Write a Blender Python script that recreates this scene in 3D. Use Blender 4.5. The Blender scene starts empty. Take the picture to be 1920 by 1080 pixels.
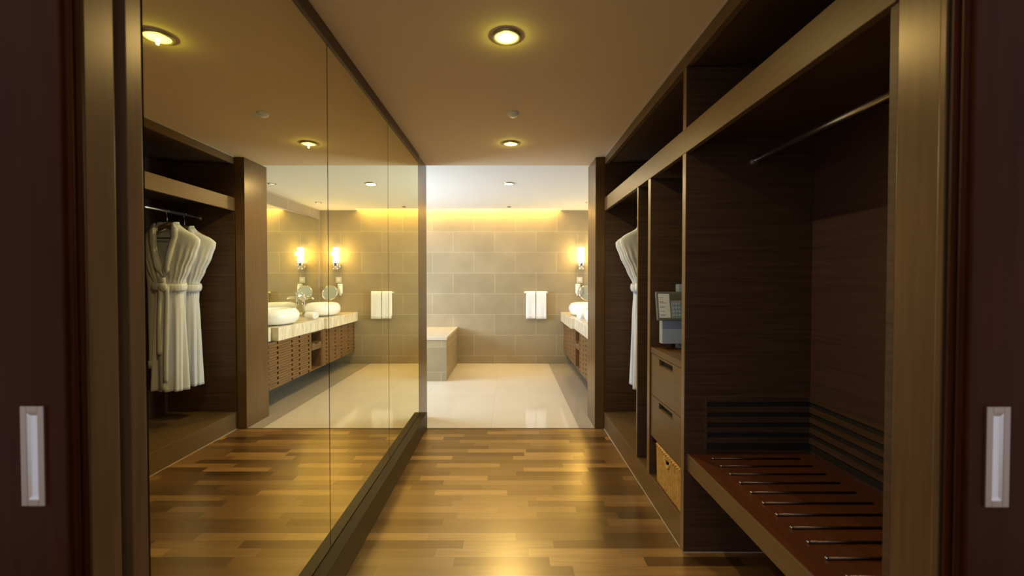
import bpy, bmesh, math, random
from math import pi, sin, cos, tan, radians, sqrt
from mathutils import Vector, Matrix

random.seed(7)
SC = bpy.context.scene
COL = SC.collection

# ------------------------------------------------------------------ camera, world, exposure
CAM_Z = 1.35
cam_data = bpy.data.cameras.new('camera')
cam_data.sensor_width = 36.0
cam_data.lens = 820.0 / 1920.0 * 36.0
cam_data.shift_x = 6.0 / 1920.0
cam_data.clip_start = 0.02
cam_data.dof.use_dof = True
cam_data.dof.focus_distance = 3.9
cam_data.dof.aperture_fstop = 3.2
cam = bpy.data.objects.new('camera', cam_data)
cam.location = (0, 0, CAM_Z)
cam.rotation_euler = (pi / 2 - math.atan(15.0 / 820.0), 0, 0)
COL.objects.link(cam)
SC.camera = cam

world = bpy.data.worlds.new('world')
SC.world = world
world.use_nodes = True
wb = world.node_tree.nodes['Background']
wb.inputs[0].default_value = (0.84, 0.82, 0.92, 1)
wb.inputs[1].default_value = 0.75

vs = SC.view_settings
vs.view_transform = 'Standard'
vs.look = 'None'
vs.gamma = 1.0
vs.use_curve_mapping = False
vs.exposure = 0.0
SC.cycles.max_bounces = 14
SC.cycles.diffuse_bounces = 6
SC.cycles.glossy_bounces = 8
SC.cycles.sample_clamp_indirect = 6.0
SC.cycles.use_denoising = True


def light(name, kind, loc, power, color, rot=(0, 0, 0), size=0.1, size_y=None, spot=None, blend=0.5, parent=None):
    d = bpy.data.lights.new(name, kind)
    d.energy = power
    d.color = color
    if kind == 'AREA':
        d.shape = 'RECTANGLE' if size_y else 'DISK'
        d.size = size
        if size_y:
            d.size_y = size_y
    else:
        d.shadow_soft_size = size
    if kind == 'SPOT':
        d.spot_size = spot
        d.spot_blend = blend
    o = bpy.data.objects.new(name, d)
    o.location = loc
    o.rotation_euler = rot
    COL.objects.link(o)
    return o


WARM = (1.0, 0.70, 0.25)
YEL = (1.0, 0.79, 0.34)
CEIL = 2.455
FAR = 7.05
THR = 3.954

# daylight coming in at the bathroom window (left wall, out of the picture)
light('daylight_window', 'AREA', (-3.17, 5.15, 1.32), 150, (0.62, 0.80, 1.0), (0, -pi / 2, 0), 1.0, 1.25)
# warm strip hidden in the ceiling cove along the far wall
light('cove_strip', 'AREA', (-1.05, 6.975, 2.60), 60, (1.0, 0.69, 0.18), (radians(-8), 0, 0), 3.7, 0.05)
# recessed lamps: corridor (two), bathroom (one) and basin spots (two); discs that sit on the lamp diffusers
light('dressing_lamp', 'SPOT', (-0.01, 2.0, CEIL - 0.020), 38, YEL, (0, 0, 0), 0.006, spot=radians(165), blend=0.8)
light('dressing_lamp', 'SPOT', (0.015, 3.55, CEIL - 0.020), 52, YEL, (0, 0, 0), 0.006, spot=radians(165), blend=0.8)
light('dressing_lamp_glow', 'POINT', (-0.01, 2.0, CEIL - 0.034), 0.55, (0.90, 0.90, 0.12), size=0.006)
light('dressing_lamp_glow', 'POINT', (0.015, 3.55, CEIL - 0.034), 0.45, (0.95, 0.88, 0.15), size=0.006)
light('bathroom_lamp', 'AREA', (0.0, 5.10, CEIL + 0.004), 19, (1.0, 0.80, 0.42), (0, 0, 0), 0.10)
light('basin_lamp', 'SPOT', (1.16, 5.12, 2.455), 9, (1.0, 0.85, 0.68), (0, 0, 0), 0.02, spot=radians(75), blend=0.6)
light('basin_lamp', 'SPOT', (1.16, 6.36, 2.455), 9, (1.0, 0.85, 0.68), (0, 0, 0), 0.02, spot=radians(75), blend=0.6)


# ------------------------------------------------------------------ materials
def new_mat(name):
    m = bpy.data.materials.new(name)
    m.use_nodes = True
    nt = m.node_tree
    b = nt.nodes['Principled BSDF']
    return m, nt, b


def plain(name, col, rough=0.5, metal=0.0, spec=0.5, coat=0.0, bump=0.0, bscale=200.0):
    m, nt, b = new_mat(name)
    b.inputs['Base Color'].default_value = (*col, 1)
    b.inputs['Roughness'].default_value = rough
    b.inputs['Metallic'].default_value = metal
    b.inputs['Specular IOR Level'].default_value = spec
    b.inputs['Coat Weight'].default_value = coat
    if bump:
        t = nt.nodes.new('ShaderNodeTexCoord')
        n = nt.nodes.new('ShaderNodeTexNoise')
        n.inputs['Scale'].default_value = bscale
        n.inputs['Detail'].default_value = 4
        bp = nt.nodes.new('ShaderNodeBump')
        bp.inputs['Strength'].default_value = bump
        bp.inputs['Distance'].default_value = 0.004
        nt.links.new(t.outputs['Object'], n.inputs['Vector'])
        nt.links.new(n.outputs['Fac'], bp.inputs['Height'])
        nt.links.new(bp.outputs['Normal'], b.inputs['Normal'])
    return m


def wood(name, dark, lite, scale=(3, 3, 60), rough=0.38, coat=0.0, spec=0.4, tint=(1.0, 0.76, 0.46)):
    """veneer: noise stretched along the grain"""
    m, nt, b = new_mat(name)
    t = nt.nodes.new('ShaderNodeTexCoord')
    mp = nt.nodes.new('ShaderNodeMapping')
    mp.inputs['Scale'].default_value = scale
    n = nt.nodes.new('ShaderNodeTexNoise')
    n.inputs['Scale'].default_value = 1.0
    n.inputs['Detail'].default_value = 6
    n.inputs['Roughness'].default_value = 0.6
    r = nt.nodes.new('ShaderNodeValToRGB')
    r.color_ramp.elements[0].position = 0.30
    r.color_ramp.elements[1].position = 0.72
    r.color_ramp.elements[0].color = (*dark, 1)
    r.color_ramp.elements[1].color = (*lite, 1)
    nt.links.new(t.outputs['Object'], mp.inputs['Vector'])
    nt.links.new(mp.outputs['Vector'], n.inputs['Vector'])
    nt.links.new(n.outputs['Fac'], r.inputs['Fac'])
    nt.links.new(r.outputs['Color'], b.inputs['Base Color'])
    b.inputs['Roughness'].default_value = rough
    b.inputs['Specular IOR Level'].default_value = spec
    b.inputs['Specular Tint'].default_value = (*tint, 1)
    b.inputs['Coat Weight'].default_value = coat
    b.inputs['Coat Roughness'].default_value = 0.15
    return m


def tile(name, c1, c2, grout, bw, bh, axes, origin, rough, mortar=0.005, offset=0.5, noise=0.12, spec=0.5):
    """stone tiles in running bond; axes picks the two object axes (metres)"""
    m, nt, b = new_mat(name)
    t = nt.nodes.new('ShaderNodeTexCoord')
    s = nt.nodes.new('ShaderNodeSeparateXYZ')
    c = nt.nodes.new('ShaderNodeCombineXYZ')
    nt.links.new(t.outputs['Object'], s.inputs['Vector'])
    for i in (0, 1):
        a = nt.nodes.new('ShaderNodeMath')
        a.operation = 'SUBTRACT'
        a.inputs[1].default_value = origin[i]
        nt.links.new(s.outputs[axes[i]], a.inputs[0])
        nt.links.new(a.outputs[0], c.inputs[i])
    br = nt.nodes.new('ShaderNodeTexBrick')
    br.offset = offset
    br.inputs['Color1'].default_value = (*c1, 1)
    br.inputs['Color2'].default_value = (*c2, 1)
    br.inputs['Mortar'].default_value = (*grout, 1)
    br.inputs['Scale'].default_value = 1.0
    br.inputs['Mortar Size'].default_value = mortar
    br.inputs['Mortar Smooth'].default_value = 0.2
    br.inputs['Brick Width'].default_value = bw
    br.inputs['Row Height'].default_value = bh
    nt.links.new(c.outputs[0], br.inputs['Vector'])
    n = nt.nodes.new('ShaderNodeTexNoise')
    n.inputs['Scale'].default_value = 3.0
    n.inputs['Detail'].default_value = 7
    nt.links.new(t.outputs['Object'], n.inputs['Vector'])
    hv = nt.nodes.new('ShaderNodeMapRange')
    hv.inputs['To Min'].default_value = 1 - noise
    hv.inputs['To Max'].default_value = 1 + noise
    nt.links.new(n.outputs['Fac'], hv.inputs['Value'])
    mx = nt.nodes.new('ShaderNodeVectorMath')
    mx.operation = 'SCALE'
    nt.links.new(br.outputs['Color'], mx.inputs[0])
    nt.links.new(hv.outputs[0], mx.inputs['Scale'])
    nt.links.new(mx.outputs[0], b.inputs['Base Color'])
    b.inputs['Roughness'].default_value = rough
    b.inputs['Specular IOR Level'].default_value = spec
    return m


def parquet(name):
    m, nt, b = new_mat(name)
    L = nt.links.new

    def math_node(op, a=None, bb=None):
        n = nt.nodes.new('ShaderNodeMath')
        n.operation = op
        for i, v in enumerate((a, bb)):
            if v is None:
                continue
            if isinstance(v, (int, float)):
                n.inputs[i].default_value = v
            else:
                L(v, n.inputs[i])
        return n.outputs[0]
    t = nt.nodes.new('ShaderNodeTexCoord')
    s = nt.nodes.new('ShaderNodeSeparateXYZ')
    L(t.outputs['Object'], s.inputs[0])
    yy = math_node('DIVIDE', s.outputs[1], 0.068)
    row = math_node('FLOOR', yy)
    w1 = nt.nodes.new('ShaderNodeTexWhiteNoise')
    w1.noise_dimensions = '1D'
    L(row, w1.inputs['W'])
    xx = math_node('ADD', math_node('DIVIDE', s.outputs[0], 0.46), math_node('MULTIPLY', w1.outputs['Value'], 7.0))
    colm = math_node('FLOOR', xx)
    cv = nt.nodes.new('ShaderNodeCombineXYZ')
    L(row, cv.inputs[0])
    L(colm, cv.inputs[1])
    w2 = nt.nodes.new('ShaderNodeTexWhiteNoise')
    w2.noise_dimensions = '2D'
    L(cv.outputs[0], w2.inputs['Vector'])
    # grain along x, shifted per strip
    mp = nt.nodes.new('ShaderNodeMapping')
    mp.inputs['Scale'].default_value = (4, 70, 1)
    off = nt.nodes.new('ShaderNodeVectorMath')
    off.operation = 'SCALE'
    off.inputs['Scale'].default_value = 9.0
    L(w2.outputs['Color'], off.inputs[0])
    ad = nt.nodes.new('ShaderNodeVectorMath')
    L(t.outputs['Object'], ad.inputs[0])
    L(off.outputs[0], ad.inputs[1])
    L(ad.outputs[0], mp.inputs[0])
    n = nt.nodes.new('ShaderNodeTexNoise')
    n.inputs['Scale'].default_value = 1.0
    n.inputs['Detail'].default_value = 5
    L(mp.outputs[0], n.inputs['Vector'])
    mixv = math_node('ADD', math_node('MULTIPLY', w2.outputs['Value'], 0.72), math_node('MULTIPLY', n.outputs['Fac'], 0.36))
    r = nt.nodes.new('ShaderNodeValToRGB')
    e = r.color_ramp.elements
    e[0].position = 0.14
    e[0].color = (0.036, 0.014, 0.0055, 1)
    e[1].position = 0.95
    e[1].color = (0.40, 0.21, 0.070, 1)
    k = e.new(0.48)
    k.color = (0.110, 0.050, 0.018, 1)
    k = e.new(0.75)
    k.color = (0.190, 0.093, 0.032, 1)
    L(mixv, r.inputs[0])
    # joints between strips
    fy = math_node('FRACT', yy)
    fx = math_node('FRACT', xx)
    gy = math_node('GREATER_THAN', fy, 0.975)
    gx = math_node('GREATER_THAN', fx, 0.996)
    g = math_node('MAXIMUM', gy, gx)
    mx = nt.nodes.new('ShaderNodeMix')
    mx.data_type = 'RGBA'
    L(math_node('MULTIPLY', g, 0.6), mx.inputs['Factor'])
    L(r.outputs['Color'], mx.inputs['A'])
    mx.inputs['B'].default_value = (0.02, 0.01, 0.005, 1)
    L(mx.outputs['Result'], b.inputs['Base Color'])
    b.inputs['Roughness'].default_value = 0.29
    b.inputs['IOR'].default_value = 3.0
    b.inputs['Specular IOR Level'].default_value = 0.6
    tr_ = nt.nodes.new('ShaderNodeValToRGB')
    te = tr_.color_ramp.elements
    te[0].color = (0.72, 0.52, 0.24, 1)
    te[1].color = (1.0, 0.82, 0.42, 1)
    L(mixv, tr_.inputs[0])
    L(tr_.outputs[0], b.inputs['Specular Tint'])
    return m


def emissive(name, col, strength):
    m, nt, b = new_mat(name)
    b.inputs['Base Color'].default_value = (0.8, 0.8, 0.8, 1)
    b.inputs['Emission Color'].default_value = (*col, 1)
    b.inputs['Emission Strength'].default_value = strength
    return m


def marble(name):
    m, nt, b = new_mat(name)
    t = nt.nodes.new('ShaderNodeTexCoord')
    mp = nt.nodes.new('ShaderNodeMapping')
    mp.inputs['Scale'].default_value = (2, 9, 2)
    n = nt.nodes.new('ShaderNodeTexNoise')
    n.inputs['Scale'].default_value = 2.0
    n.inputs['Detail'].default_value = 8
    n.inputs['Distortion'].default_value = 1.2
    r = nt.nodes.new('ShaderNodeValToRGB')
    r.color_ramp.elements[0].position = 0.35
    r.color_ramp.elements[0].color = (0.60, 0.48, 0.33, 1)
    r.color_ramp.elements[1].position = 0.65
    r.color_ramp.elements[1].color = (0.78, 0.74, 0.62, 1)
    nt.links.new(t.outputs['Object'], mp.inputs[0])
    nt.links.new(mp.outputs[0], n.inputs['Vector'])
    nt.links.new(n.outputs['Fac'], r.inputs[0])
    nt.links.new(r.outputs[0], b.inputs['Base Color'])
    b.inputs['Roughness'].default_value = 0.15
    return m


def cloth(name, col, bscale=900):
    m = plain(name, col, 0.92, 0, 0.15, 0, 0.35, bscale)
    m.node_tree.nodes['Principled BSDF'].inputs['Sheen Weight'].default_value = 0.25
    return m


M = {}
M['wenge'] = wood('wenge_veneer', (0.050, 0.027, 0.016), (0.100, 0.057, 0.035), (2.5, 2.5, 90), 0.42, 0.0, 0.34)
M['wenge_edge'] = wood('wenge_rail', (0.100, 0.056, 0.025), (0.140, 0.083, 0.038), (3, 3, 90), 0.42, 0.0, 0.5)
M['base'] = wood('base_rail_wood', (0.020, 0.012, 0.006), (0.036, 0.022, 0.010), (60, 2.5, 60), 0.45, 0.0, 0.25)
M['edge_highlight'] = wood('edge_highlight_veneer', (0.150, 0.090, 0.045), (0.200, 0.125, 0.065), (3, 3, 30), 0.35, 0.0, 0.5)  # lit edge highlight put into a lighter wood colour
M['caulk'] = plain('joint_caulk', (0.45, 0.40, 0.34), 0.7)
M['back'] = wood('back_veneer', (0.048, 0.024, 0.021), (0.084, 0.043, 0.037), (2.5, 2.5, 90), 0.40, 0.0, 0.5)
M['column'] = wood('column_veneer', (0.088, 0.048, 0.022), (0.130, 0.074, 0.034), (60, 60, 3), 0.30, 0.0, 0.5, (1.0, 0.68, 0.32))
M['mahogany'] = wood('door_veneer', (0.020, 0.0042, 0.0012), (0.044, 0.0100, 0.0026), (25, 25, 2), 0.42, 0.0, 0.10, (1.0, 0.45, 0.28))
M['bench'] = wood('bench_veneer', (0.075, 0.022, 0.009), (0.120, 0.036, 0.014), (60, 3, 60), 0.32, 0.0, 0.5)
M['vanity'] = wood('vanity_wood', (0.120, 0.062, 0.026), (0.190, 0.105, 0.048), (3, 4, 70), 0.40)
M['dark'] = plain('recess_dark', (0.012, 0.008, 0.006), 0.8)
M['chrome'] = plain('chrome', (0.85, 0.85, 0.85), 0.08, 1.0)
M['steel'] = plain('brushed_steel', (0.62, 0.60, 0.58), 0.30, 1.0)
M['nickel'] = plain('satin_nickel', (0.36, 0.285, 0.23), 0.42, 1.0)
M['bronze'] = plain('dark_bronze', (0.10, 0.07, 0.06), 0.35, 1.0)
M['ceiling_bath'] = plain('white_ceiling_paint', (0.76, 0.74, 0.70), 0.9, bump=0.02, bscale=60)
M['ceiling'] = plain('shaded_ceiling_paint', (0.68, 0.51, 0.32), 0.9, bump=0.02, bscale=60)  # weaker warm corridor light put into the colour, sharpening the bathroom edge
M['white'] = plain('white_plastic', (0.78, 0.78, 0.76), 0.4)
M['cream'] = plain('cream_plastic', (0.66, 0.58, 0.42), 0.4)
M['ceramic'] = plain('glazed_ceramic', (0.88, 0.87, 0.86), 0.06, 0, 0.6)
M['wall_tile'] = tile('wall_tile', (0.315, 0.25, 0.148), (0.365, 0.29, 0.176), (0.46, 0.385, 0.245), 0.668, 0.334, (0, 2), (0.4385, 0.125), 0.45, 0.004, 0.5, 0.22)
M['side_tile'] = tile('side_tile', (0.325, 0.26, 0.17), (0.355, 0.285, 0.19), (0.47, 0.395, 0.275), 0.668, 0.334, (1, 2), (7.05, 0.125), 0.45)
M['floor_tile'] = tile('floor_tile', (0.60, 0.52, 0.415), (0.63, 0.545, 0.435), (0.55, 0.47, 0.36), 0.80, 0.80, (0, 1), (0.64, 4.33), 0.07, 0.003, 0.0, 0.06)
M['darker_floor_tile'] = tile('darker_floor_tile', (0.36, 0.30, 0.24), (0.38, 0.315, 0.25), (0.42, 0.36, 0.29), 0.80, 0.80, (0, 1), (0.64, 4.33), 0.09, 0.003, 0.0, 0.10)  # darker variant of the floor tile, for the strip along the vanity
M['parquet'] = parquet('parquet_strips')
M['marble'] = marble('honey_marble')
M['robe'] = cloth('waffle_cotton', (0.68, 0.71, 0.79))
M['towel'] = cloth('terry_cotton', (0.86, 0.86, 0.86), 500)
M['lamp'] = emissive('lamp_glow', (1.0, 0.97, 0.36), 1.5)
M['lamp_white'] = emissive('lamp_glow_white', (1.0, 0.93, 0.72), 7.0)
M['lamp_soft'] = emissive('lamp_glow_soft', (1.0, 0.92, 0.75), 1.6)
M['shade'] = emissive('sconce_glass', (1.0, 0.80, 0.38), 13.0)
M['ring'] = plain('lamp_trim', (0.42, 0.36, 0.22), 0.35, 0.6)
M['safe_body'] = plain('safe_paint', (0.36, 0.46, 0.64), 0.45)
M['safe_frame'] = plain('safe_bezel', (0.15, 0.165, 0.17), 0.4)
M['keypad'] = plain('keypad_grey', (0.27, 0.33, 0.40), 0.5)
M['paper'] = plain('paper', (0.75, 0.78, 0.80), 0.8)
M['ink'] = plain('ink', (0.16, 0.18, 0.20), 0.8)
M['lcd'] = plain('lcd_glass', (0.13, 0.14, 0.09), 0.25)
M['rattan'] = wood('rattan', (0.42, 0.23, 0.06), (0.70, 0.45, 0.15), (40, 40, 40), 0.55)
M['hanger'] = wood('hanger_wood', (0.15, 0.08, 0.035), (0.22, 0.12, 0.055), (10, 60, 60), 0.35)
M['glass'] = plain('window_glass', (0.9, 0.95, 0.95), 0.05)
M['glass'].node_tree.nodes['Principled BSDF'].inputs['Transmission Weight'].default_value = 1.0
M['bottle'] = plain('bottle_blue', (0.30, 0.45, 0.55), 0.2)
M['black'] = plain('black_plastic', (0.02, 0.02, 0.022), 0.35)


def mirror_mat(name, col, rough=0.0):
    m, nt, b = new_mat(name)
    b.inputs['Base Color'].default_value = (*col, 1)
    b.inputs['Metallic'].default_value = 1.0
    b.inputs['Roughness'].default_value = rough
    b.inputs['Specular Tint'].default_value = (*col, 1)
    return m


M['mirror'] = mirror_mat('bronze_mirror', (0.90, 0.865, 0.68))
M['mirror_clear'] = mirror_mat('silver_mirror', (0.88, 0.90, 0.82))

# ------------------------------------------------------------------ helpers
WLOC = {}


def new_bm():
    return bmesh.new()


def add_box(bm, x0, x1, y0, y1, z0, z1, bevel=0.0, rot=None, pivot=None):
    v = [bm.verts.new((x, y, z)) for x in (x0, x1) for y in (y0, y1) for z in (z0, z1)]
    f = [(0, 1, 3, 2), (4, 6, 7, 5), (0, 4, 5, 1), (2, 3, 7, 6), (0, 2, 6, 4), (1, 5, 7, 3)]
    fs = [bm.faces.new([v[i] for i in q]) for q in f]
    geom_v = list(v)
    if bevel > 0:
        es = list({e for q in fs for e in q.edges})
        r = bmesh.ops.bevel(bm, geom=es, offset=bevel, segments=2, affect='EDGES', profile=0.6)
        geom_v = list({w for q in r['faces'] for w in q.verts} | {w for q in fs if q.is_valid for w in q.verts})
    if rot is not None:
        bmesh.ops.rotate(bm, verts=geom_v, cent=pivot, matrix=rot)
    return geom_v


def add_tube(bm, pts, r, seg=12, cap=True, closed=False):
    pts = [Vector(p) for p in pts]
    rings = []
    n = len(pts)
    prev = None
    for i, p in enumerate(pts):
        if closed:
            d = (pts[(i + 1) % n] - pts[i - 1]).normalized()
        else:
            d = (pts[min(i + 1, n - 1)] - pts[max(i - 1, 0)]).normalized()
        if prev is None:
            a = d.orthogonal().normalized()
        else:
            a = (prev - d * prev.dot(d)).normalized()
        prev = a
        b = d.cross(a)
        rr = r[i] if isinstance(r, (list, tuple)) else r
        rings.append([bm.verts.new(p + (a * cos(2 * pi * k / seg) + b * sin(2 * pi * k / seg)) * rr) for k in range(seg)])
    m = n if closed else n - 1
    for i in range(m):
        A, B = rings[i], rings[(i + 1) % n]
        for k in range(seg):
            bm.faces.new((A[k], A[(k + 1) % seg], B[(k + 1) % seg], B[k]))
    if cap and not closed:
        bm.faces.new(list(reversed(rings[0])))
        bm.faces.new(rings[-1])


def add_lathe(bm, prof, c, seg=40, sx=1.0, sy=1.0, axis='z'):
    """prof: list of (radius, height) from bottom to top; radius 0 closes"""
    c = Vector(c)
    rings = []

    def P(x, y, z):
        if axis == 'z':
            return c + Vector((x, y, z))
        if axis == 'y':
            return c + Vector((x, z, y))
        return c + Vector((z, x, y))
    for r, h in prof:
        if r < 1e-6:
            rings.append([bm.verts.new(P(0, 0, h))])
        else:
            rings.append([bm.verts.new(P(r * cos(2 * pi * k / seg) * sx, r * sin(2 * pi * k / seg) * sy, h)) for k in range(seg)])
    for A, B in zip(rings, rings[1:]):
        for k in range(seg):
            k2 = (k + 1) % seg
            if len(A) == 1 and len(B) == 1:
                continue
            if len(A) == 1:
                bm.faces.new((A[0], B[k2], B[k]))
            elif len(B) == 1:
                bm.faces.new((A[k], A[k2], B[0]))
            else:
                bm.faces.new((A[k], A[k2], B[k2], B[k]))


def obj(name, bm, mat, parent=None, smooth=False, subsurf=0, solid=0.0):
    if parent is not None:
        off = WLOC[parent.name]
        bmesh.ops.translate(bm, verts=bm.verts, vec=-off)
    else:
        off = Vector((0, 0, 0))
    bmesh.ops.recalc_face_normals(bm, faces=bm.faces)
    me = bpy.data.meshes.new(name)
    bm.to_mesh(me)
    bm.free()
    for p in me.polygons:
        p.use_smooth = smooth
    me.materials.append(mat)
    o = bpy.data.objects.new(name, me)
    COL.objects.link(o)
    if parent is not None:
        o.parent = parent
    WLOC[o.name] = off.copy()
    if solid:
        s = o.modifiers.new('solid', 'SOLIDIFY')
        s.thickness = solid
        s.offset = 0
    if subsurf:
        s = o.modifiers.new('sub', 'SUBSURF')
        s.levels = s.render_levels = subsurf
    return o


def box(name, x0, x1, y0, y1, z0, z1, mat, parent=None, bevel=0.0, label=None):
    bm = new_bm()
    add_box(bm, x0, x1, y0, y1, z0, z1, bevel)
    o = obj(name, bm, mat, parent)
    if label:
        o['label'] = label
    return o


def tag(o, label, cat, group=None):
    o['label'] = label
    o['category'] = cat
    if group:
        o['group'] = group
    return o


def thing(name, loc, label, cat, group=None):
    o = bpy.data.objects.new(name, None)
    o.empty_display_size = 0.05
    o.location = loc
    COL.objects.link(o)
    WLOC[o.name] = Vector(loc)
    return tag(o, label, cat, group)


def struct(o, label=None, cat=None):
    o['kind'] = 'structure'
    if label:
        o['label'] = label
    if cat:
        o['category'] = cat
    return o


def dup(root, loc, label, group=None):
    r = root.copy()
    COL.objects.link(r)
    r.location = loc
    r['label'] = label
    if group:
        r['group'] = group
    for ch in list(root.children):
        c = ch.copy()
        COL.objects.link(c)
        c.parent = r
        for g in list(ch.children):
            d = g.copy()
            COL.objects.link(d)
            d.parent = c
    return r


# ------------------------------------------------------------------ the setting
struct(box('floor', -1.05, 1.60, 0.95, THR - 0.012, -0.06, 0.0, M['parquet']),
       'dark brown strip parquet floor of the dressing corridor', 'floor')
struct(box('floor_bedroom', -2.4, 2.4, -2.6, 0.95, -0.06, 0.0, M['parquet']),
       'wood floor in front of the sliding doors', 'floor')
struct(box('trim_1', -1.05, 1.45, THR - 0.012, THR, -0.06, 0.002, M['dark']),
       'thin dark threshold strip between parquet and stone floor', 'trim')
struct(box('floor_bathroom', -3.05, 0.64, THR, FAR + 0.1, -0.06, 0.0, M['floor_tile']),
       'polished cream stone floor of the bathroom', 'floor')
struct(box('floor_vanity_side', 0.64, 1.60, THR, FAR + 0.1, -0.06, 0.0, M['darker_floor_tile']),
       'darker grey strip of the stone floor along the vanity', 'floor')

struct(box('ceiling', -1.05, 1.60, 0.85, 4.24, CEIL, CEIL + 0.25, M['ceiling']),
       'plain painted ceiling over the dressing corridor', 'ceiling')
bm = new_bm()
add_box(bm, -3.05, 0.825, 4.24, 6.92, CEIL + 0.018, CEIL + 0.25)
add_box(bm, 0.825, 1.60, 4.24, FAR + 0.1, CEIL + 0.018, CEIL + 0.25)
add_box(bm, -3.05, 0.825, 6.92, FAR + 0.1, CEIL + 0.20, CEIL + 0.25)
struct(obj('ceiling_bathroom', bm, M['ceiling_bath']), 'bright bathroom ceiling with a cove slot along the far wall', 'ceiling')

struct(box('wall_far', -3.05, 1.60, FAR, FAR + 0.1, 0.0, CEIL + 0.25, M['wall_tile']),
       'far bathroom wall of large beige stone tiles', 'wall')
struct(box('wall_right_bathroom', 1.445, 1.60, THR + 0.36, FAR, 0.0, CEIL + 0.25, M['side_tile']),
       'tiled bathroom wall behind the vanity', 'wall')
bm = new_bm()
WX = -3.05
add_box(bm, WX - 0.1, WX, 4.33, 4.45, 0, CEIL + 0.25)
add_box(bm, WX - 0.1, WX, 5.85, FAR, 0, CEIL + 0.25)
add_box(bm, WX - 0.1, WX, 4.45, 5.85, 0, 0.75)
add_box(bm, WX - 0.1, WX, 4.45, 5.85, 1.92, CEIL + 0.25)
struct(obj('wall_left_bathroom', bm, M['side_tile']), 'tiled left bathroom wall with the window', 'wall')
bm = new_bm()
for a, b_ in ((4.45, 4.50), (5.80, 5.85)):
    add_box(bm, WX - 0.08, WX - 0.03, a, b_, 0.75, 1.92)
for a, b_ in ((0.75, 0.80), (1.87, 1.92)):
    add_box(bm, WX - 0.08, WX - 0.03, 4.50, 5.80, a, b_)
struct(obj('window_1', bm, M['wenge_edge']), 'bathroom window frame in the left wall', 'window')
struct(box('wall_near_bathroom', -3.05, -0.901, 4.24, 4.33, 0, CEIL + 0.25, M['side_tile']),
       'tiled bathroom wall behind the mirror wall', 'wall')
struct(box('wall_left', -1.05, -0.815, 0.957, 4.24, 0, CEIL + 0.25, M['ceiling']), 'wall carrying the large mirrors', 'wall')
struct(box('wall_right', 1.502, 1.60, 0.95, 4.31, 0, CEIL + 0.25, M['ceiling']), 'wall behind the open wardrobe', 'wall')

# partition between bedroom and dressing corridor with the wide doorway
bm = new_bm()
add_box(bm, -2.4, -0.87, 0.835, 0.955, 0, 2.7)
add_box(bm, 0.89, 2.4, 0.86, 0.962, 0, 2.7)
add_box(bm, -0.87, 0.89, 0.86, 0.96, 2.30, 2.7)
struct(obj('wall_front', bm, M['mahogany']), 'wood panelled partition around the wide doorway', 'wall')
# jamb linings
bm = new_bm()
add_box(bm, -0.87, -0.800, 0.831, 0.894, 0, 2.30, 0.002)
add_box(bm, -0.87, -0.822, 0.894, 0.919, 0, 2.30)
add_box(bm, -0.87, -0.798, 0.919, 0.959, 0, 2.30, 0.002)
struct(obj('trim_2', bm, M['column']), 'left wooden door jamb with a dark slot', 'trim')
bm = new_bm()
add_box(bm, 0.852, 0.89, 0.868, 0.967, 0, 2.30, 0.002)
add_box(bm, 0.846, 0.89, 0.852, 0.868, 0, 2.30, 0.003)
struct(obj('trim_3', bm, M['column']), 'right wooden door jamb lit yellow from the corridor', 'trim')


# sliding door leaves with flush pulls
def door(name, x_in, x_out, y0, y1, label, hx, hz, sgn):
    d = thing(name, (x_in, y0, 0), label, 'sliding door')
    d['kind'] = 'structure'
    bm = new_bm()
    lo, hi = sorted((x_in, x_out))
    add_box(bm, lo, hi, y0, y1, 0.01, 2.27, 0.004)
    # lipped closing edge: two small beads
    for yy, w in ((y0 + 0.014, 0.006), (y1 - 0.012, 0.007)):
        add_tube(bm, [(x_in, yy, 0.012), (x_in, yy, 2.268)], w, 10)
    obj('leaf', bm, M['mahogany'], d)
    bm = new_bm()
    w, h, t = 0.041, 0.176, 0.011
    yf = y0 - 0.004
    add_box(bm, hx - w / 2, hx - w / 2 + t, yf, y0 + 0.001, hz - h / 2, hz + h / 2, 0.001)
    add_box(bm, hx + w / 2 - t, hx + w / 2, yf, y0 + 0.001, hz - h / 2, hz + h / 2, 0.001)
    add_box(bm, hx - w / 2 + t, hx + w / 2 - t, yf, y0 + 0.001, hz - h / 2, hz - h / 2 + t, 0.001)
    add_box(bm, hx - w / 2 + t, hx + w / 2 - t, yf, y0 + 0.001, hz + h / 2 - t, hz + h / 2, 0.001)
    p = obj('flush_pull', bm, M['nickel'], d)
    bm = new_bm()
    # hollow of the pull: a shallow trough sloping inward
    x0, x1, z0, z1 = hx - w / 2 + t, hx + w / 2 - t, hz - h / 2 + t, hz + h / 2 - t
    a = [(x0, yf + .001, z0), (x1, yf + .001, z0), (x1, yf + .001, z1), (x0, yf + .001, z1)]
    b_ = [(x0 + .004, y0 - 0.0005, z0 + .006), (x1 - .004, y0 - 0.0005, z0 + .006), (x1 - .004, y0 - 0.0005, z1 - .006), (x0 + .004, y0 - 0.0005, z1 - .006)]
    va = [bm.verts.new(q) for q in a]
    vb = [bm.verts.new(q) for q in b_]
    for k in range(4):
        bm.faces.new((va[k], va[(k + 1) % 4], vb[(k + 1) % 4], vb[k]))
    bm.faces.new(vb)
    obj('pull_hollow', bm, M['steel'], p)
    return d


door('door_1', -0.775, -1.70, 0.762, 0.805, 'dark reddish sliding door leaf with flush pull, on the left of the doorway', -0.832, 1.042, -1)
door('door_2', 0.800, 1.70, 0.758, 0.800, 'dark reddish sliding door leaf with flush pull, on the right of the doorway', 0.850, 1.042, 1)

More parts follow.
